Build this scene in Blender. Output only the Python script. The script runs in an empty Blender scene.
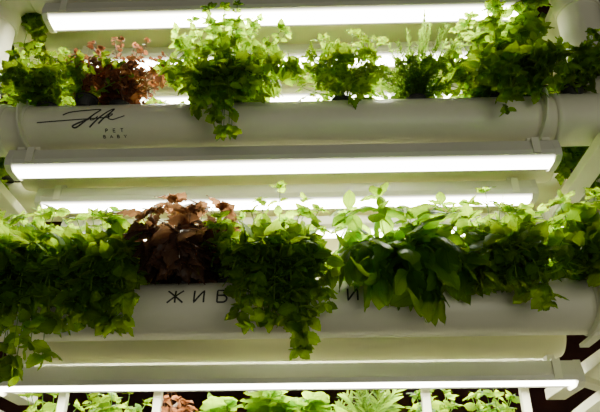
import bpy, math, random
import numpy as np
from mathutils import Vector, Matrix
random.seed(11)
R = random.random
U = random.uniform
COL = bpy.context.scene.collection
H0 = 1.0          # camera height above the floor

# ------------------------------------------------------------------ helpers
def link(o):
    COL.objects.link(o); return o

def mesh_obj(name, verts, faces, mat=None, smooth=False, parent=None):
    me = bpy.data.meshes.new(name)
    me.from_pydata([tuple(v) for v in verts], [], faces)
    me.update()
    if smooth:
        me.polygons.foreach_set('use_smooth', [True]*len(me.polygons))
    o = bpy.data.objects.new(name, me)
    if mat: me.materials.append(mat)
    link(o)
    if parent: o.parent = parent
    return o

def empty(name, loc, label, cat, group=None):
    e = bpy.data.objects.new(name, None)
    e.empty_display_size = 0.05
    e.location = loc
    e["label"] = label; e["category"] = cat
    if group: e["group"] = group
    return link(e)

class MB:
    def __init__(s): s.v = []; s.f = []
    def box(s, x0,x1,y0,y1,z0,z1):
        b = len(s.v)
        s.v += [(x0,y0,z0),(x1,y0,z0),(x1,y1,z0),(x0,y1,z0),(x0,y0,z1),(x1,y0,z1),(x1,y1,z1),(x0,y1,z1)]
        for q in [(0,3,2,1),(4,5,6,7),(0,1,5,4),(1,2,6,5),(2,3,7,6),(3,0,4,7)]:
            s.f.append(tuple(b+i for i in q))
    def prism_x(s, prof, x0, x1, inset=0.0):
        n = len(prof); b = len(s.v)
        for (y,z) in prof: s.v.append((x0,y,z))
        for (y,z) in prof: s.v.append((x1,y,z))
        for i in range(n):
            j = (i+1)%n
            s.f.append((b+i,b+j,b+n+j,b+n+i))
        s.f.append(tuple(b+i for i in reversed(range(n))))
        s.f.append(tuple(b+n+i for i in range(n)))
    def lathe_x(s, prof, n=48, cy=0, cz=0):
        b = len(s.v); m = len(prof)
        for (x,r) in prof:
            for k in range(n):
                a = 2*math.pi*k/n
                s.v.append((x, cy+r*math.cos(a), cz+r*math.sin(a)))
        for i in range(m-1):
            for k in range(n):
                k2 = (k+1)%n
                s.f.append((b+i*n+k, b+(i+1)*n+k, b+(i+1)*n+k2, b+i*n+k2))
    def tube(s, pts, rad, n=6, cap=True):
        b = len(s.v); m = len(pts)
        pts = [Vector(p) for p in pts]
        up = Vector((0.3,0.9,0.1))
        for i,p in enumerate(pts):
            t = (pts[min(i+1,m-1)]-pts[max(i-1,0)])
            if t.length < 1e-9: t = Vector((0,0,1))
            t.normalize()
            a = t.cross(up)
            if a.length < 1e-4: a = t.cross(Vector((1,0,0)))
            a.normalize(); c = t.cross(a)
            r = rad[i] if isinstance(rad,(list,tuple)) else rad
            for k in range(n):
                g = 2*math.pi*k/n
                s.v.append(tuple(p + a*(r*math.cos(g)) + c*(r*math.sin(g))))
        for i in range(m-1):
            for k in range(n):
                k2=(k+1)%n
                s.f.append((b+i*n+k, b+i*n+k2, b+(i+1)*n+k2, b+(i+1)*n+k))
        if cap:
            s.f.append(tuple(b+k for k in reversed(range(n))))
            s.f.append(tuple(b+(m-1)*n+k for k in range(n)))
    def obj(s, name, mat, parent=None, smooth=False, bevel=0):
        o = mesh_obj(name, s.v, s.f, mat, smooth, parent)
        if bevel:
            m = o.modifiers.new('bevel','BEVEL'); m.width = bevel; m.segments = 2; m.limit_method='ANGLE'
        return o

# ------------------------------------------------------------------ materials
def newmat(name):
    m = bpy.data.materials.new(name); m.use_nodes = True
    nt = m.node_tree; nt.nodes.clear()
    out = nt.nodes.new('ShaderNodeOutputMaterial')
    return m, nt, out

def plastic(name, col, rough=0.35, noise=0.04, spec=0.5, scale=6):
    m, nt, out = newmat(name)
    p = nt.nodes.new('ShaderNodeBsdfPrincipled')
    p.inputs['Roughness'].default_value = rough
    p.inputs['Specular IOR Level'].default_value = spec
    tc = nt.nodes.new('ShaderNodeTexCoord')
    n = nt.nodes.new('ShaderNodeTexNoise'); n.inputs['Scale'].default_value = scale; n.inputs['Detail'].default_value = 5
    r = nt.nodes.new('ShaderNodeValToRGB')
    r.color_ramp.elements[0].position = .3; r.color_ramp.elements[1].position=.7
    r.color_ramp.elements[0].color = (*[max(0,c*(1-noise*2)) for c in col],1)
    r.color_ramp.elements[1].color = (*[min(1,c*(1+noise)) for c in col],1)
    nt.links.new(tc.outputs['Object'], n.inputs['Vector'])
    nt.links.new(n.outputs['Fac'], r.inputs['Fac'])
    nt.links.new(r.outputs['Color'], p.inputs['Base Color'])
    nt.links.new(p.outputs[0], out.inputs[0])
    return m

PVC   = plastic('white_pvc', (0.86,0.84,0.66), 0.33)
PVC2  = plastic('cream_pvc', (0.95,0.92,0.60), 0.35)
STEEL = plastic('white_painted_steel', (0.86,0.85,0.68), 0.4)
HOUS  = plastic('lamp_housing', (0.72,0.71,0.60), 0.35)
INK   = plastic('black_ink', (0.035,0.035,0.03), 0.5)
CUP   = plastic('black_net_cup', (0.03,0.03,0.03), 0.5)
PANEL = plastic('cream_panel', (0.95,0.93,0.54), 0.5)
WALLM = plastic('dark_wall', (0.060,0.018,0.014), 0.8, 0.2, 0.2, 2)
FLOORM= plastic('dark_floor', (0.10,0.095,0.08), 0.5, 0.2, 0.4, 3)

def emis(name, col, s):
    m, nt, out = newmat(name)
    e = nt.nodes.new('ShaderNodeEmission')
    tc = nt.nodes.new('ShaderNodeTexCoord')
    sp = nt.nodes.new('ShaderNodeSeparateXYZ')
    mu = nt.nodes.new('ShaderNodeMath'); mu.operation='ABSOLUTE'
    mr = nt.nodes.new('ShaderNodeMapRange'); mr.interpolation_type='SMOOTHSTEP'
    mr.inputs['From Min'].default_value=.004; mr.inputs['From Max'].default_value=.030
    mr.inputs['To Min'].default_value = s; mr.inputs['To Max'].default_value = s*0.010
    nt.links.new(tc.outputs['Object'], sp.inputs[0]); nt.links.new(sp.outputs['Y'], mu.inputs[0])
    nt.links.new(mu.outputs[0], mr.inputs['Value'])
    nt.links.new(mr.outputs[0], e.inputs['Strength'])
    e.inputs['Color'].default_value = (*col,1)
    nt.links.new(e.outputs[0], out.inputs[0])
    return m
DIFF = emis('opal_led_diffuser', (1.0,0.98,0.76), 74.0)

def leafmat(name, dark, bright, trans, rough=0.42, tf=0.65, vein=0.35):
    m, nt, out = newmat(name)
    L = nt.links.new
    at = nt.nodes.new('ShaderNodeAttribute'); at.attribute_name = 'tint'
    uv = nt.nodes.new('ShaderNodeUVMap'); uv.uv_map = 'UVMap'
    sp = nt.nodes.new('ShaderNodeSeparateXYZ'); L(uv.outputs[0], sp.inputs[0])
    def math_(op, a, b=None):
        n = nt.nodes.new('ShaderNodeMath'); n.operation = op
        for i,v in enumerate((a,b)):
            if v is None: continue
            if isinstance(v,(int,float)): n.inputs[i].default_value = v
            else: L(v, n.inputs[i])
        return n.outputs[0]
    c = math_('ABSOLUTE', math_('SUBTRACT', sp.outputs['X'], 0.5))
    rib = math_('LESS_THAN', c, 0.035)
    side = math_('SUBTRACT', math_('MULTIPLY', sp.outputs['Y'], 44.0), math_('MULTIPLY', c, 40.0))
    sv = math_('GREATER_THAN', math_('SINE', side), 0.86)
    veins = math_('MAXIMUM', rib, math_('MULTIPLY', sv, 0.55))
    mx = nt.nodes.new('ShaderNodeMix'); mx.data_type='RGBA'
    mx.inputs['A'].default_value = (*dark,1); mx.inputs['B'].default_value = (*bright,1)
    L(at.outputs['Fac'], mx.inputs['Factor'])
    nz = nt.nodes.new('ShaderNodeTexNoise'); nz.inputs['Scale'].default_value = 90
    tc = nt.nodes.new('ShaderNodeTexCoord'); L(tc.outputs['Object'], nz.inputs['Vector'])
    mv = nt.nodes.new('ShaderNodeMix'); mv.data_type='RGBA'
    L(math_('MULTIPLY', veins, vein), mv.inputs['Factor'])
    L(mx.outputs['Result'], mv.inputs['A']); mv.inputs['B'].default_value = (*[min(1,b*1.9+.01) for b in bright],1)
    p = nt.nodes.new('ShaderNodeBsdfPrincipled'); p.inputs['Roughness'].default_value = rough
    p.inputs['Specular IOR Level'].default_value = 0.25
    L(mv.outputs['Result'], p.inputs['Base Color'])
    bp = nt.nodes.new('ShaderNodeBump'); bp.inputs['Strength'].default_value=.6; bp.inputs['Distance'].default_value=.003
    L(math_('ADD', math_('MULTIPLY', veins, -0.6), nz.outputs['Fac']), bp.inputs['Height'])
    L(bp.outputs[0], p.inputs['Normal'])
    t = nt.nodes.new('ShaderNodeBsdfTranslucent')
    mt = nt.nodes.new('ShaderNodeMix'); mt.data_type='RGBA'; mt.blend_type='MULTIPLY'
    mt.inputs['Factor'].default_value = 1
    mt.inputs['A'].default_value = (*trans,1)
    br = nt.nodes.new('ShaderNodeMapRange'); L(math_('SUBTRACT', at.outputs['Fac'], math_('MULTIPLY',veins,.35)), br.inputs['Value']); br.inputs['To Min'].default_value=.38; br.inputs['To Max'].default_value=1.0
    cb = nt.nodes.new('ShaderNodeCombineColor')
    for i in range(3): L(br.outputs[0], cb.inputs[i])
    L(cb.outputs[0], mt.inputs['B'])
    L(mt.outputs['Result'], t.inputs['Color'])
    ms = nt.nodes.new('ShaderNodeMixShader'); ms.inputs[0].default_value = tf
    L(p.outputs[0], ms.inputs[1]); L(t.outputs[0], ms.inputs[2]); L(ms.outputs[0], out.inputs[0])
    return m
M_MINT  = leafmat('mint_leaf', (0.020,0.080,0.002),(0.11,0.25,0.005),(0.54,0.84,0.002))
M_BASIL = leafmat('basil_leaf', (0.020,0.080,0.003),(0.075,0.21,0.006),(0.46,0.78,0.003), 0.3)
M_RED   = leafmat('red_leaf', (0.055,0.018,0.009),(0.20,0.070,0.030),(0.52,0.19,0.07),tf=.5)
M_PURP  = leafmat('purple_leaf', (0.040,0.019,0.014),(0.14,0.072,0.045),(0.36,0.17,0.07),0.3,tf=.55)
M_LIGHT = leafmat('light_leaf', (0.05,0.16,0.003),(0.15,0.34,0.006),(0.50,0.76,0.002))
M_THYME = leafmat('thyme_leaf', (0.05,0.13,0.015),(0.11,0.24,0.03),(0.35,0.58,0.03))
M_LETT  = leafmat('lettuce_leaf', (0.05,0.17,0.003),(0.22,0.44,0.010),(0.40,0.68,0.004),vein=.25)
M_STEM  = plastic('green_stem', (0.14,0.28,0.02), 0.5, 0.1, 0.3, 40)
M_STEMR = plastic('red_stem', (0.16,0.07,0.035), 0.5, 0.1, 0.3, 40)

# ------------------------------------------------------------------ leaf templates
def tmpl(widths, cols, fold, curl, puff=0.0, serr=0.0, wav=0.0):
    n = len(widths); v=[]; uv=[]; f=[]
    for i,w in enumerate(widths):
        a = i/(n-1)
        ww = w*(1+ (serr if i%2 else -serr)) if 0<i<n-1 else w
        for j in range(cols):
            c = -1+2*j/(cols-1)
            x = c*(ww if abs(c)>.9 else w)
            z = fold*abs(c)*w - curl*a*a + puff*w*(1-c*c) + wav*abs(c)**2*math.sin(i*2.3+ (1.4 if c>0 else 0))
            y = a - (0.04*abs(c) if serr else 0)
            v.append((x,y,z)); uv.append((0.5+c/2, a))
    for i in range(n-1):
        for j in range(cols-1):
            f.append((i*cols+j, i*cols+j+1, (i+1)*cols+j+1, (i+1)*cols+j))
    return np.array(v), np.array(uv), f
T_MINT  = tmpl([.015,.02,.19,.27,.31,.33,.33,.30,.25,.19,.11,.01],5,.10,.25,puff=.25,serr=.07,wav=.03)
T_BASIL = tmpl([.015,.02,.16,.24,.28,.28,.25,.20,.12,.01],5,-.05,.45,puff=.30,wav=.03)
T_PURP  = tmpl([.015,.02,.17,.25,.31,.33,.32,.29,.24,.17,.10,.04,.005],5,.15,.35,puff=.30,serr=.08,wav=.05)
T_RED   = tmpl([.015,.015,.26,.36,.38,.34,.22,.02],3,.35,.2,serr=.08)
T_NEED  = tmpl([.03,.12,.15,.10,.01],3,.3,.1)
T_LETT  = tmpl([.08,.12,.18,.26,.34,.40,.44,.47,.44,.34,.16],11,.25,.35,serr=.07,wav=.12)
def lobed(nl=3, depth=.42):
    v=[(0,0,0),(0.0,0.42,0.03)]; uv=[(.5,0),(.5,.4)]; f=[]
    n=26
    for k in range(n+1):
        th = -2.35 + 4.7*k/n
        rr = .52*(1-depth*abs(math.sin(th*nl*0.5)) ) * (1+.13*(1 if k%2 else -1))
        rr *= 1.05-0.12*abs(th)
        x = math.sin(th)*rr; y=.42+math.cos(th)*rr
        v.append((x,y,.06*math.sin(k*1.7)-.25*rr*rr)); uv.append((.5+x*.8,y))
    for k in range(n): f.append((1,3+k,2+k))
    v += [(-.012,0,0),(.012,0,0),(.012,.42,.03),(-.012,.42,.03)]; uv += [(.5,0)]*4
    b=len(v)-4; f.append((b,b+1,b+2,b+3))
    return np.array(v),np.array(uv),f
T_LOBE = lobed(4)

class Foliage:
    def __init__(s): s.V=[];s.UV=[];s.F=[];s.T=[];s.n=0
    def add(s, tp, P, T, N, L, W=1.0):
        v,uv,f = tp
        T = T.normalized(); S = T.cross(N)
        if S.length<1e-4: S = T.cross(Vector((1,0.2,0)))
        S.normalize(); N = S.cross(T)
        M = np.array([list(S),list(T),list(N)])
        q = v.copy(); q[:,0]*=W; q[:,2]*= U(.4,1.7)
        q[:,2] += U(-.2,.2)*q[:,0]
        q[:,0] += U(-.15,.15)*q[:,1]**2
        q = (q*L) @ M + np.array(list(P))
        s.V.append(q); s.UV.append(uv); 
        s.F += [tuple(i+s.n for i in ff) for ff in f]
        s.T.append(np.full(len(v), R())); s.n += len(v)
    def obj(s, name, mat, parent):
        V = np.concatenate(s.V); UV=np.concatenate(s.UV); T=np.concatenate(s.T)
        V = V - np.array(list(parent.location))
        me = bpy.data.meshes.new(name)
        me.from_pydata(V.tolist(), [], s.F); me.update()
        me.polygons.foreach_set('use_smooth',[True]*len(me.polygons))
        ul = me.uv_layers.new(name='UVMap')
        li = np.zeros(len(me.loops),dtype=np.int32); me.loops.foreach_get('vertex_index',li)
        ul.data.foreach_set('uv', UV[li].astype(np.float32).ravel())
        ca = me.color_attributes.new('tint','FLOAT_COLOR','POINT')
        c = np.stack([T,T,T,np.ones_like(T)],1).astype(np.float32)
        ca.data.foreach_set('color', c.ravel())
        me.materials.append(mat)
        o = bpy.data.objects.new(name, me); link(o); o.parent = parent
        return o

def bez(p0,p1,p2,p3,t):
    u=1-t
    return p0*(u**3)+p1*(3*u*u*t)+p2*(3*u*t*t)+p3*(t**3)

def rv(a=1.0): return Vector((U(-a,a),U(-a,a),U(-a,a)))

def plant(kind, name, label, bx, D, base, tips, clones=2, leaf=.036, spacing=.024, jit=.018, group=None, cat="herb plant", fill=1, tipk=.7, sprigs=()):
    """tips: list of (x cm, h cm[, depth cm])  measured from rack centre / camera height."""
    K = {'mint':(T_MINT,M_MINT,M_STEM),'basil':(T_BASIL,M_BASIL,M_STEM),'purple':(T_PURP,M_PURP,M_STEMR),
         'red':(T_RED,M_RED,M_STEMR),'parsley':(T_LOBE,M_LIGHT,M_STEM),'thyme':(T_NEED,M_THYME,M_STEM),
         'light':(T_MINT,M_LIGHT,M_STEM)}[kind]
    tp, lm, sm = K
    e = empty(name, (bx/100, D, base+H0), label, cat, group)
    fo = Foliage(); st = MB()
    org = Vector(e.location)
    jobs=[]
    for tip in tips:
        for c in range(clones): jobs.append((tip, c, 1.0, 1.0))
        for c in range(fill): jobs.append((tip, 1, U(.45,.85), 1.0))
    for tip in sprigs: jobs.append((tip,0,1.0,.75))
    for tip,c,sc,lk in jobs:
            x = tip[0]/100 + (U(-jit,jit) if c else 0); h = tip[1]/100 + (U(-jit,jit*.6) if c else 0)
            if sc<1:
                x = bx/100+(x-bx/100)*sc; h = base+(h-base)*sc
            down = h < base+.035
            if len(tip)>2: y = D + tip[2]/100 + U(-.02,.02)
            elif down: y = D - .085 - U(0,.05)
            elif lk<1: y = D - U(.0,.06)
            else: y = D + U(-.085,.06)
            p3 = Vector((x,y,h+H0)); p0 = org + Vector((U(-.015,.015),U(-.012,.012),0))
            d = p3-p0
            if down:
                p1 = p0 + Vector((d.x*.25, d.y*.3, .06+R()*.03)); p2 = Vector((p0.x+d.x*.85, p3.y-.01, base+H0+.04))
            else:
                p1 = p0 + Vector((d.x*.15, d.y*.2, d.z*.35)); p2 = p0 + Vector((d.x*.75,d.y*.8,d.z*.65))
            pts=[bez(p0,p1,p2,p3,k/12) for k in range(13)]
            ln = sum((pts[k+1]-pts[k]).length for k in range(12))
            st.tube([p-org for p in pts],[.0019*(1-.6*k/12) for k in range(13)],5)
            nn = max(3,int(ln/spacing)); ph = U(0,6.28)
            for k in range(nn+1):
                s = k/nn
                if s<.16 and kind!='thyme': continue
                p = bez(p0,p1,p2,p3,s); tg = (bez(p0,p1,p2,p3,min(1,s+.03))-bez(p0,p1,p2,p3,max(0,s-.03))).normalized()
                a = tg.cross(Vector((0,1,0.2))).normalized(); b = tg.cross(a)
                ph += math.pi/2+U(-.3,.3)
                nl = {'thyme':4,'parsley':1}.get(kind,2)
                for q in range(nl):
                    an = ph + q*2*math.pi/nl
                    sd = a*math.cos(an)+b*math.sin(an)
                    L = leaf*lk*(1-.35*s**3)*U(.55,1.25)
                    if kind=='thyme':
                        T = sd*.8+tg*.8+rv(.2); N = tg+rv(.3)
                        fo.add(tp,p,T,N,L); continue
                    if kind=='basil':
                        T = sd*.8 + tg*.2 + Vector((0,-.1,-.75)) + rv(.35); N = Vector((0,-.5,1))+sd*.8+rv(.5)
                        fo.add(tp,p,T,N,L,U(.85,1.15)); continue
                    if kind in('parsley',):
                        T = sd*.9+tg*.7+rv(.3); N=Vector((0,-.25,1))+rv(.6)
                        pe = p+T.normalized()*L*.6
                        st.tube([p-org,pe-org],.0009,4); fo.add(tp,pe,T,N,L,1.1); 
                        for g in (-1,1):
                            T2 = T.normalized()+T.cross(N).normalized()*g*1.1
                            fo.add(tp,pe,T2,N+rv(.2),L*.75,1.1)
                        continue
                    tw = .15 if tg.z<-.2 else .45
                    T = sd + tg*tw + Vector((0,0,U(-.35,.2))) + rv(.5)
                    N = Vector((0,-.15,.8)) + rv(.9)
                    fo.add(tp,p,T,N,L,U(.85,1.2))
            if kind!='thyme':
                for q in range(5):
                    an = ph+q*1.26
                    T = (a*math.cos(an)+b*math.sin(an))*.9 + tg*.6 + rv(.3)
                    fo.add(tp,p3,T,Vector((0,-.2,.6))+rv(.4)+tg*.5, leaf*lk*tipk*U(.5,1.1))
    fo.obj('leaves', lm, e); st.obj('stems', sm, e, smooth=True)
    cu = MB(); n=24
    for (r,z) in [(.018,-.02),(.024,.002),(.027,.004),(.027,.008),(.022,.008),(.017,-.015)]:
        for k in range(n): cu.v.append((r*math.cos(2*math.pi*k/n), r*math.sin(2*math.pi*k/n), z))
    for i in range(5):
        for k in range(n):
            cu.f.append((i*n+k,i*n+(k+1)%n,(i+1)*n+(k+1)%n,(i+1)*n+k))
    cu.f.append(tuple(5*n+k for k in range(n)))
    cu.obj('net_cup', CUP, e)
    return e

def lettuce(bx, D, base, label, size=.15, n=34, mat=M_LETT):
    e = empty('lettuce', (bx/100,D,base+H0), label, 'lettuce', 'lettuces in the lowest row')
    fo = Foliage(); o=Vector(e.location)
    for i in range(n):
        t = i/n; an = i*2.4+bx; el = .55+1.0*t
        d = Vector((math.cos(an)*math.cos(el), math.sin(an)*math.cos(el), math.sin(el)))
        N = Vector((-math.cos(an)*math.sin(el), -math.sin(an)*math.sin(el), math.cos(el)))
        s0 = o + Vector((0,0,size*.5*t))
        fo.add(T_LETT, s0, d+rv(.2), N+rv(.4), size*(.60-.1*t)*U(.8,1.15), .9)
    fo.obj('leaves', mat, e)
    st=MB(); st.tube([Vector((0,0,-.015)),Vector((0,0,size*.5))],.010,10); st.obj('stem',M_STEM,e,smooth=True)
    return e

# ------------------------------------------------------------------ pipes
PR = .055
def ribbon(mb, pts, w, cy, cz, r, rb=.0007):
    P=[]
    for i in range(len(pts)-1):
        a=Vector(pts[i]); b=Vector(pts[i+1]); n=max(1,int((b-a).length/.003))
        for k in range(n): P.append(a.lerp(b,k/n))
    P.append(Vector(pts[-1])); m=len(P); base=len(mb.v)
    for i,p in enumerate(P):
        t=(P[min(i+1,m-1)]-P[max(i-1,0)]).normalized(); nrm=Vector((-t.y,t.x))
        for sg in (-1,1):
            q=p+nrm*(w/2*sg); ph=q.y/r
            mb.v.append((q.x, cy-(r+rb)*math.cos(ph), cz+(r+rb)*math.sin(ph)))
    for i in range(m-1):
        mb.f.append((base+2*i,base+2*i+1,base+2*i+3,base+2*i+2))
def arc(cx,cy,rx,ry,a0,a1,n=12):
    return [(cx+rx*math.cos(a0+(a1-a0)*k/n), cy+ry*math.sin(a0+(a1-a0)*k/n)) for k in range(n+1)]
def glyph(ch, x, y, h, w):
    X=lambda a:x+a*w
    Y=lambda b:y+b*h
    hp=math.pi/2
    G={'Ж':[[(X(.5),Y(0)),(X(.5),Y(1))],[(X(0),Y(1)),(X(.5),Y(.5)),(X(1),Y(1))],[(X(0),Y(0)),(X(.5),Y(.5)),(X(1),Y(0))]],
       'И':[[(X(.1),Y(1)),(X(.1),Y(0)),(X(.9),Y(1)),(X(.9),Y(0))]],
       'В':[[(X(.1),Y(0)),(X(.1),Y(1))],[(X(.1),Y(1))]+arc(X(.5),Y(.77),.3*w,.23*h,hp,-hp)+[(X(.1),Y(.54))],[(X(.1),Y(.54))]+arc(X(.55),Y(.27),.35*w,.27*h,hp,-hp)+[(X(.1),Y(0))]],
       'P':[[(X(.1),Y(0)),(X(.1),Y(1))],[(X(.1),Y(1))]+arc(X(.5),Y(.75),.35*w,.25*h,hp,-hp)+[(X(.1),Y(.5))]],
       'E':[[(X(.9),Y(1)),(X(.1),Y(1)),(X(.1),Y(0)),(X(.9),Y(0))],[(X(.1),Y(.5)),(X(.8),Y(.5))]],
       'T':[[(X(0),Y(1)),(X(1),Y(1))],[(X(.5),Y(1)),(X(.5),Y(0))]],
       'A':[[(X(0),Y(0)),(X(.5),Y(1)),(X(1),Y(0))],[(X(.2),Y(.35)),(X(.8),Y(.35))]],
       'Y':[[(X(0),Y(1)),(X(.5),Y(.5)),(X(1),Y(1))],[(X(.5),Y(.5)),(X(.5),Y(0))]]}
    G['B']=G['В']
    return G[ch]

def pipe(h, D, x0, x1, label, mat=PVC, clamps=(), sleeve=True, group=None):
    e = empty('grow_pipe',(0,D,h+H0),label,'plastic pipe',group)
    mb=MB(); mb.lathe_x([(x0,0.0),(x0,PR*.6),(x0+.006,PR*.95),(x0+.014,PR),(x1-.014,PR),(x1-.006,PR*.95),(x1,PR*.6),(x1,0)],64)
    mb.obj('pipe_body',mat,e,smooth=True)
    if sleeve:
        for a,b in ((x0+.002,-.625),(.605,x1-.002)):
            s=MB(); r=PR+.0045
            s.lathe_x([(a,PR-.001),(a,r),(a+.012,r+.002),(a+.02,r),(b-.02,r),(b-.012,r+.002),(b,r),(b,PR-.001)],64)
            s.obj('coupling_sleeve',mat,e,smooth=True)
    for cx in clamps:
        c=MB(); r1=PR+.001; r2=PR+.003; w=.007
        sg = 1 if cx>0 else -1
        c.lathe_x([(cx-w,r1),(cx-w,r2),(cx+w,r2),(cx+w,r1),(cx-w,r1)],48)
        n=16; b=len(c.v)
        for i in range(n+1):
            ph=math.radians(95-175*i/n)
            ro=r2+.007+.013*math.sin(math.pi*i/n)
            xo=cx-sg*(.016-.030*i/n)*-1
            for (rr,dx) in ((r1,-.002),(ro,-.002),(ro,.002),(r1,.002)):
                c.v.append((xo+dx, -rr*math.cos(ph), rr*math.sin(ph)))
        for i in range(n):
            for k in range(4):
                k2=(k+1)%4
                c.f.append((b+i*4+k,b+i*4+k2,b+i*4+4+k2,b+i*4+4+k))
        c.f.append((b,b+1,b+2,b+3)); c.f.append((b+4*n+3,b+4*n+2,b+4*n+1,b+4*n))
        c.box(cx-.009,cx+.009,-.02,.06,-PR-.010,-PR-.003)
        c.obj('pipe_bracket',STEEL,e)
    return e

up = pipe(.864,1.22,-.80,.80,'long white pipe with black script logo, herbs on top',clamps=(-.580,.580),group='front growing pipes')
lo = pipe(.424,1.22,-.80,.80,'long white PVC growing pipe with large black Cyrillic letters',clamps=(-.60,.60),group='front growing pipes')
tp = pipe(1.304,1.22,-.655,.655,'plain white PVC pipe above the top grow light',group='front growing pipes',sleeve=False)
for h,a in ((1.304,.68),(.864,.66),(.424,.60)):
    pipe(h,1.39,-a,a,'plain cream PVC pipe running behind the front pipe',PVC2,group='rear growing pipes',sleeve=False)
for h in (1.304,.864):
    pipe(h,1.56,-.95,.95,'plain cream PVC pipe in the rearmost row',PVC2,group='rear growing pipes',sleeve=False)
LD=1.53; LB=.217
pipe(.160,LD,-.70,.70,'low white PVC pipe carrying lettuces and herbs',PVC,group='lowest growing pipes',sleeve=False)

r=PR
y0=math.radians(0)*r-.004
for ch,x in (('Ж',-.212),('И',-.163),('В',-.119),('И',.129),('И',.183)):
    t=MB()
    for s in glyph(ch,x,y0+.002,.026,.030 if ch=='Ж' else .023): ribbon(t,s,.0034,0,0,r)
    t.obj('letter',INK,lo)
yb=math.radians(-55)*r
for i,ch in enumerate('PET'):
    t=MB()
    for s in glyph(ch,-.389+i*.017,yb+.012,.0075,.006): ribbon(t,s,.0018,0,0,r)
    t.obj('letter',INK,up)
for i,ch in enumerate('BABY'):
    t=MB()
    for s in glyph(ch,-.395+i*.0155,yb-.001,.0065,.0058): ribbon(t,s,.0017,0,0,r)
    t.obj('letter',INK,up)
t=MB()
def sm(P,n=8):
    o=[]
    P=[Vector(p) for p in P]
    for i in range(len(P)-1):
        a=P[max(i-1,0)];b=P[i];c=P[i+1];d=P[min(i+2,len(P)-1)]
        for k in range(n):
            s=k/n
            o.append(.5*((2*b)+(c-a)*s+(2*a-5*b+4*c-d)*s*s+(3*b-a-3*c+d)*s**3))
    o.append(P[-1]); return o
ox=-.426; oy=math.radians(-8)*r
cm=lambda L:[(ox+a/100*1.1,oy+b/100*.98) for a,b in L]
ribbon(t,sm(cm([(-10.5,-.9),(-5,-.5),(0,-.2),(4.2,.1)])),.0026,0,0,r)
ribbon(t,sm(cm([(-5.4,.9),(-4,1.7),(-1,2.2),(2.0,2.4),(1.0,1.0),(-1.0,-1.0),(-2.6,-2.2),(-3.2,-1.8),(-1.5,-.9),(0,-.3)])),.0038,0,0,r)
ribbon(t,sm(cm([(-.4,-.5),(.5,.5),(.3,-.4),(1.0,-.4),(1.8,.4)])),.0026,0,0,r)
ribbon(t,sm(cm([(.2,-2.2),(1.9,-.2),(4.0,2.0),(4.8,2.5),(4.3,1.4),(2.8,-.4),(2.0,-1.4)])),.0038,0,0,r)
ribbon(t,sm(cm([(3.0,-.1),(4.3,.4),(4.7,.9),(4.1,.8),(3.9,-.1),(4.8,-.5),(6.0,-.1),(7.2,.4)])),.0026,0,0,r)
t.obj('script_logo',INK,up)

def drop(side, label):
    x=side*.735
    e=empty('elbow_pipe',(x,1.22,.864+H0),label,'plastic pipe')
    mb=MB(); top=.44; rr=.068; rad=.050
    pts=[(-side*.079,0,top)]+[(-side*rr+side*rr*math.sin(a), 0, top-rr+rr*math.cos(a)) for a in [k*math.pi/20 for k in range(11)]]
    pts+= [(0,0,z) for z in (.33,.26,.18,.12,.062)]
    mb.tube(pts,rad,40)
    mb.obj('pipe_body',PVC,e,smooth=True)
    for zz in (top-rr-.03,.095):
        s=MB(); s.tube([(0,0,zz-.024),(0,0,zz+.024)],rad+.005,40); s.obj('coupling_sleeve',PVC,e,bevel=.002)
drop(1,'cream PVC elbow pipe dropping beside the leafy mint')
drop(-1,'cream PVC elbow pipe dropping beside the low green herbs')

# ------------------------------------------------------------------ lamps
def lamp(h, D, label, ln=1.2, body=.024, cx=0.0, hang=.018, bulge=.011):
    e=empty('led_grow_light',(cx,D,h+H0),label,'grow light','linear grow lights')
    w=.034; x=ln/2
    m=MB(); m.prism_x([(-w,-.002),(-w-.002,.008),(-w+.006,.012+body),(w-.006,.012+body),(w+.002,.008),(w,-.002),(.031,-.002),(.031,.003),(-.031,.003),(-.031,-.002)],-x,x)
    m.obj('lamp_housing',HOUS,e)
    d=MB(); n=12; prof=[(-.0305*math.cos(math.pi*k/n), .0015-bulge*math.sin(math.pi*k/n)) for k in range(n+1)]
    prof=prof+[(.030,.0028),(-.030,.0028)]
    d.prism_x(prof,-x+.012,x-.012); d.obj('diffuser',DIFF,e)
    for sx in (-1,1):
        c=MB(); a,b=sorted((sx*(x+.003),sx*(x-.012)))
        c.prism_x([(-w-.001,-.006),(-w-.003,.009),(-w+.006,.0135+body),(w-.006,.0135+body),(w+.003,.009),(w+.001,-.006),(.02,-.013),(-.02,-.013)],a,b)
        c.obj('end_cap',HOUS,e,bevel=.001)
        k=MB(); kx=sx*(x-.05)
        k.box(kx-.008,kx+.008,-.012,.012,.012+body,.012+body+hang)
        k.box(kx-.008,kx+.008,-w-.004,-w-.001,.0,.012+body)
        k.box(kx-.008,kx+.008,w+.001,w+.004,.0,.012+body)
        k.box(kx-.008,kx+.008,-w-.004,w+.004,.012+body,.014+body)
        k.obj('mounting_clip',STEEL,e)
    return e
lamp(1.200,1.22,'long glowing white LED batten under the top pipe')
lamp(1.200,1.39,'long glowing LED batten behind the top light')
lamp(1.200,1.56,'long glowing LED batten in the rearmost top row')
lamp(.756,1.22,'long glowing LED batten fixed under the upper herb pipe')
lamp(.756,1.39,'long glowing LED batten under the rear middle pipe')
lamp(.756,1.56,'long glowing LED batten in the rearmost middle row')
lamp(.312,1.374,'glowing LED batten with deep white housing above the lettuces',ln=1.22,body=.027,hang=.017,bulge=.004)
lamp(.385,1.56,'added LED batten, hidden behind the lowest light, brightening the lettuces and rosemary',ln=1.2,hang=.03)  # extra lamp, out of view behind the lowest bar, added to brighten the bottom row
lamp(.756,1.56,'LED batten continuing beside the rearmost row',ln=.6,cx=.93)
lamp(.323,1.60,'LED batten lighting the low side row',ln=.6,cx=1.06)
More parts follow.
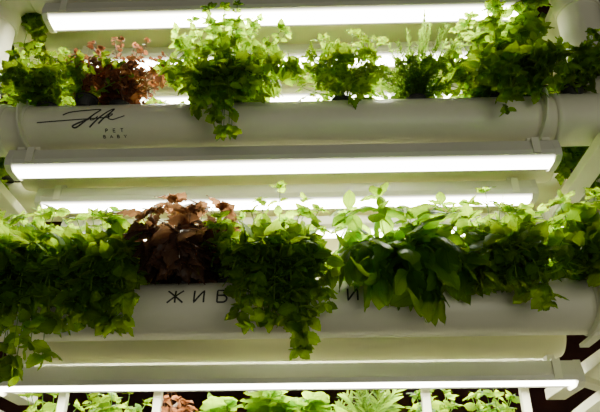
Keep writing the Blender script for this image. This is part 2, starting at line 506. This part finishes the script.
lamp(.323,1.60,'LED batten lighting the low side row',ln=.6,cx=-1.06)

# ------------------------------------------------------------------ rack frame
fr=empty('growing_rack',(0,1.4,0),'white painted steel rack carrying pipes and grow lights','rack')
def part(name,x0,x1,y0,y1,z0,z1,mat=STEEL):
    m=MB(); m.box(x0,x1,y0-1.4,y1-1.4,z0,z1); return m.obj(name,mat,fr,bevel=.002)
for sx in (-1,1):
    part('upright',sx*.90-.0125,sx*.90+.0125,1.462,1.488,0,H0+1.45)
    for h,bx in ((1.304,.71),(.864,.71),(.424,.660)):
        part('depth_beam',sx*bx-.024,sx*bx+.024,1.15,1.66,H0+h-PR-.034,H0+h-PR-.008)
        a,b=sorted((sx*(bx+.02),sx*.90))
        part('side_stub',a,b,1.463,1.487,H0+h-PR-.030,H0+h-PR-.008)
    m=MB()
    m.tube([(sx*.67,1.20-1.4,H0+.30),(sx*.67,1.66-1.4,H0+.27)],.018,4); m.obj('lower_brace',STEEL,fr)
    m=MB()
    m.tube([(sx*.62,1.44-1.4,H0+.34),(sx*.86,1.30-1.4,H0+.20)],.012,4); m.obj('diagonal_brace',STEEL,fr)
    a,b=sorted((sx*.725,sx*.735))
    part('side_panel',a,b,1.24,1.70,H0-.05,H0+.325,STEEL)
part('crossbar',-.68,.68,1.455,1.475,H0+.328,H0+.343)
for x in (-.49,-.28,.306,.52):
    part('support_post',x-.009,x+.009,1.442,1.460,0,H0+.33)
o=part('reflector_panel',-.66,.66,1.66,1.665,H0+.46,H0+1.5,PANEL)  # cream backing added to bounce lamp light and brighten the plants

# ------------------------------------------------------------------ plants: upper row
B=.92; D=1.22
plant('mint','mint_plant','bushy green herb beside the red-leaved plant',-55,D,B,[(-63,98),(-61,103),(-57,103),(-53,102),(-64,93),(-56,91),(-47,98),(-50,92),(-66,99),(-59,96),(-53,96),(-49,101)],leaf=.029,clones=3,spacing=.018,sprigs=[(-58,107),(-52,106),(-45,101),(-62,106)])
plant('red','red_leaf_plant','copper-red leaved herb with small pointed leaves',-38,D,B,[(-45,103),(-41,103),(-37,105),(-31,104),(-27.5,100),(-46,97),(-37,93),(-49,100),(-34,106),(-33,99),(-40,98),(-31,95),(-47,102),(-29,103),(-43,106),(-43,93)],leaf=.024,clones=2,spacing=.014,fill=1,sprigs=[(-36,109),(-40,109),(-44,107),(-49,104),(-28,104),(-32,108),(-51,100)])
plant('mint','mint_plant','small green herb growing between the red leaves',-45,1.19,B,[(-49,98),(-46,100),(-42,97),(-51,95),(-44,94),(-35,95)],leaf=.026,clones=2)
plant('mint','mint_plant','tall bushy green mint trailing over the upper pipe',-13,D,B,[(-17.5,115,-4),(-25,109),(-22,112),(-11,115,-4),(-5,112),(1,99),(3,95),(-27,102),(-24,93),(-10,79),(-13,80),(-17,86),(-20,89),(-6,89),(-1,106),(-15,106),(-8,103),(-19,99),(-22,105),(-4,98),(0,108),(-14,92),(-9,93)],leaf=.042,clones=2,fill=2,sprigs=[(-18,119),(-11,120),(-14,118),(-6,117),(1,110),(-26,113),(5,99),(-22,116),(-12,77),(-9,118)])
plant('parsley','parsley_plant','light green parsley with lobed leaves',14,D,B,[(7.5,104),(13.5,107),(20,105),(9.5,96),(16,91),(21.5,95),(14,99),(11,103),(18,103),(7,99),(19,98),(5,96),(23,100)],leaf=.046,spacing=.022,clones=1,fill=1,sprigs=[(10,108),(17,109),(6,103),(22,106)])
plant('thyme','thyme_plant','wide thyme with a tall thin sprig',31,D,B,[(33,109),(27.5,105),(30,106),(24.5,102),(37,107),(34,102),(25,97),(29,103),(36,98),(20,96),(31,98),(40,105),(23,105),(28,95),(37,94),(43,101),(19,101),(41,97)],leaf=.018,spacing=.0068,clones=2,fill=1,jit=.028,sprigs=[(35,117),(34.5,116),(34,113),(30,110),(39,110),(36,114),(26,109),(42,107)])
plant('mint','mint_plant','large leafy green mint on the upper pipe by the bracket',50,D,B,[(44,111),(52,116,-4),(59,119,-4),(40,106),(63,113),(64,103),(38,98),(42.5,90),(48.5,85),(56,88),(46.5,104),(55,105),(50,98),(60,98),(56,112),(42,98),(61,91),(66,96),(49,111),(62,118)],leaf=.045,clones=2,fill=2,sprigs=[(62,123),(58,123),(52,120),(46,116),(42,112),(48,83),(55,121)])
plant('light','mint_plant','fresh green herb growing at the end of the upper pipe',66,1.19,B,[(69,101,-8),(73,100,-9),(75,97,-9),(66,98,-6),(71,94,-9),(67,92,-9),(76,93,-9)],leaf=.036)
# lower row
B=.48
plant('mint','mint_plant','huge dark green mint hanging far below the lower pipe',-50,D,B,[(-56,59),(-51,60),(-57,52),(-46,58),(-52,44),(-52,36),(-48,30),(-43,33),(-42,38),(-46.5,42),(-56,42),(-61,54),(-61,45),(-54,31),(-50,50),(-54,48),(-50,39),(-57,37),(-45,47),(-54,59)],leaf=.056,spacing=.028,clones=2,jit=.025,sprigs=[(-55,63),(-48,62),(-44,60),(-45,30),(-51,27),(-58,61),(-51,64),(-46,62)])
plant('mint','mint_plant','dark green mint with leaves trailing beside purple basil',-35,D,B,[(-42,58),(-34.5,59),(-30,57),(-37.5,57),(-40,48),(-35.5,41),(-31,39),(-28,41),(-28,46),(-29,51),(-34,44),(-38,36),(-35,53),(-42,43),(-31,46),(-33,58),(-29,37),(-34,38)],leaf=.056,spacing=.028,clones=2,jit=.02,sprigs=[(-39,62),(-33,62),(-28,60),(-27,37),(-36,63),(-41,60)])
plant('purple','purple_basil','purple-bronze basil with an upright spike between green mints',-20,D,B,[(-22,60),(-27,58),(-27,55),(-16,60),(-13,57),(-24,51),(-19,51),(-20,57),(-16,54),(-25,55),(-23,58),(-14,59),(-27,59),(-18,61)],leaf=.068,spacing=.026,clones=1,fill=2,sprigs=[(-22,65),(-23,64),(-16,63),(-19,63),(-26,62),(-12,62),(-20,54,-8),(-10,60)],tipk=.85)
plant('mint','mint_plant','small green herb behind the purple basil',-10,1.22,B,[(-13,57),(-9,59),(-15,55),(-7,56),(-11,54),(-12,59)],leaf=.040,clones=2)
plant('mint','mint_plant','green mint cascading down over the lettered pipe',0,D,B,[(0,62),(-5,60),(5,61),(-9,56),(-9,50),(8,54),(8.5,42),(10,46),(-8,45),(-6.5,39),(-2,38),(4,34),(2,37),(6,39),(-3,57),(3,57),(-4,45),(4,46),(0,51),(-6,50),(6,51),(0,42),(8,58),(5,33)],leaf=.047,spacing=.026,clones=2,fill=2,sprigs=[(0,67),(-4,64),(5,64),(8,62),(4,31),(-8,61),(-5,36)])
plant('basil','basil_plant','green basil with long glossy drooping leaves',23,D,B,[(13.5,59),(20,60),(14.5,57),(32,60),(27.5,58),(24,45),(19,45),(29.5,46),(22,55),(32,55),(26,50),(26,59),(18,58),(30,58),(16,49),(27,43),(33,48),(14,51)],leaf=.094,spacing=.038,clones=1,fill=1,sprigs=[(20,64),(33,63),(14,62),(27,62)])
plant('mint','mint_plant','leafy green mint leaning over the lower pipe',43,D,B,[(34,56),(40,60),(45,60),(49,59),(52,57),(40,54),(37,48),(38,45),(42,44),(47,42),(51,46),(47,50),(43,57),(41,49),(45,54),(37,58)],leaf=.056,spacing=.028,clones=2,fill=2,sprigs=[(40,65),(45,63),(36,62),(50,62),(48,39),(42,65)])
plant('mint','mint_plant','leafy green mint at the pipe end by the rack',60,D,B,[(57,60),(61,60),(65,60),(61,54.5),(55,52),(62,50),(57,48),(60,57),(68,55),(66,50),(54,58),(59,45),(53,50)],leaf=.055,spacing=.027,clones=2,fill=2,sprigs=[(58,64),(64,64),(69,61),(54,62)])
# rear rows
def rear(xs, D, B, hh, kinds, lab, leaf=.040, low=.2):
    for i,x in enumerate(xs):
        k=kinds[i%len(kinds)]
        tips=[(x+U(-8,8), B*100+U(low,1)*hh) for _ in range(7)]+[(x+U(-6,6),B*100+2) for _ in range(2)]
        plant(k,'mint_plant',lab,x,D,B,tips,clones=2,leaf=leaf,group='rear row herbs')
rear([-60,-46,-30,-12,36,48,60],1.39,.92,13,['light','mint'],'bright green herb in the rear row lit from above')
rear([-56,-42,-28,-14,12,26,40,55],1.39,.48,10,['light','mint'],'bright green herb in the rear row lit from above')
for x in (-88,-76,75,88):
    plant('light','mint_plant','green herb trailing from the rearmost pipe end',x,1.50,.92,[(x+U(-7,7),U(78,114)) for _ in range(22)],clones=2,leaf=.042,group='rear row herbs')
for x in (80,-80):
    plant('mint','mint_plant','dark green herb hanging from the rearmost top pipe',x,1.56,1.36,[(x+U(-8,8),U(118,140)) for _ in range(16)],clones=2,leaf=.042,group='rear row herbs')
plant('mint','mint_plant','dark green herb hanging from the top rear pipe',-62,1.39,1.36,[(-68,124),(-66,120),(-62,126),(-66,130),(-62,133),(-69,128),(-67,118),(-66,125)],clones=3,leaf=.038)
plant('mint','mint_plant','green herb hanging from the top rear pipe',60,1.39,1.36,[(60,126),(63,122),(58,127),(62,131),(56,133),(63,124)],clones=3,leaf=.038)
# lowest row
plant('red','red_leaf_plant','small red-leaved seedling beside the frilly lettuces',-25,LD,LB,[(-27,30),(-25,31.5),(-23,31),(-22,30),(-28,29)],leaf=.026,spacing=.015,clones=2)
for x,s,n in ((-16,.118,28),(-4.5,.135,34),(6.5,.128,30)):
    lettuce(x,LD,LB,'pale green frilly lettuce under the lowest light',s,n)
plant('thyme','rosemary_plant','green needle-leaved rosemary beside the lettuces',19,LD,LB,[(14,32.5),(17.5,34.5),(21,34.5),(25,33.5),(12.5,31),(16,33),(23,32)],leaf=.040,spacing=.010,clones=1,fill=0,jit=.012)
plant('light','mint_plant','fresh green mint under the lowest light',33,LD,LB,[(29,31),(32,32.5),(36,32),(37,30),(33,30),(30,29)],leaf=.034,clones=2)
plant('mint','mint_plant','fresh green mint under the lowest light',46,LD,LB,[(43,32),(46,33),(49,32),(51,31),(45,29)],leaf=.034,clones=2)
plant('light','mint_plant','fresh green mint beside a support post',-38,LD,LB,[(-43,32),(-39,33),(-35,32),(-38,30)],leaf=.036,clones=2)
plant('mint','mint_plant','fresh green mint beside a support post',-54,LD,LB,[(-59,32),(-54,33),(-50,31),(-56,30)],leaf=.034,clones=2)

# ------------------------------------------------------------------ room
def room(name,x0,x1,y0,y1,z0,z1,mat):
    m=MB(); m.box(x0,x1,y0,y1,z0,z1); o=m.obj(name,mat); o["kind"]="structure"; return o
room('floor',-3,3,-2,3.0,-.1,0,FLOORM)
room('wall_back',-3,3,3.0,3.1,0,3.4,WALLM)
room('wall_left',-3.1,-3,-2,3.1,0,3.4,WALLM)
room('wall_right',3,3.1,-2,3.1,0,3.4,WALLM)
room('ceiling',-3.1,3.1,-2,3.1,3.4,3.5,WALLM)

w=bpy.data.worlds.new('world'); bpy.context.scene.world=w; w.use_nodes=True
bg=w.node_tree.nodes['Background']; bg.inputs[0].default_value=(1,1,.80,1); bg.inputs[1].default_value=.27

ld=bpy.data.lights.new('room_light','AREA'); ld.energy=9; ld.size=1.5; ld.color=(1,.98,.80)
lt=bpy.data.objects.new('room_light',ld); lt.location=(1.1,-1.2,.9); lt.rotation_euler=(math.radians(98),0,math.radians(20)); link(lt)

# ------------------------------------------------------------------ camera
cd=bpy.data.cameras.new('camera'); cd.sensor_width=36; cd.lens=39.0; cd.clip_start=.02
c=bpy.data.objects.new('camera',cd); link(c)
c.matrix_world = Matrix.Translation((.07,0,H0)) @ Matrix.Rotation(math.radians(1.4),4,'Z') @ Matrix.Rotation(math.radians(118.23),4,'X') @ Matrix.Rotation(math.radians(-.3),4,'Z')
bpy.context.scene.camera=c
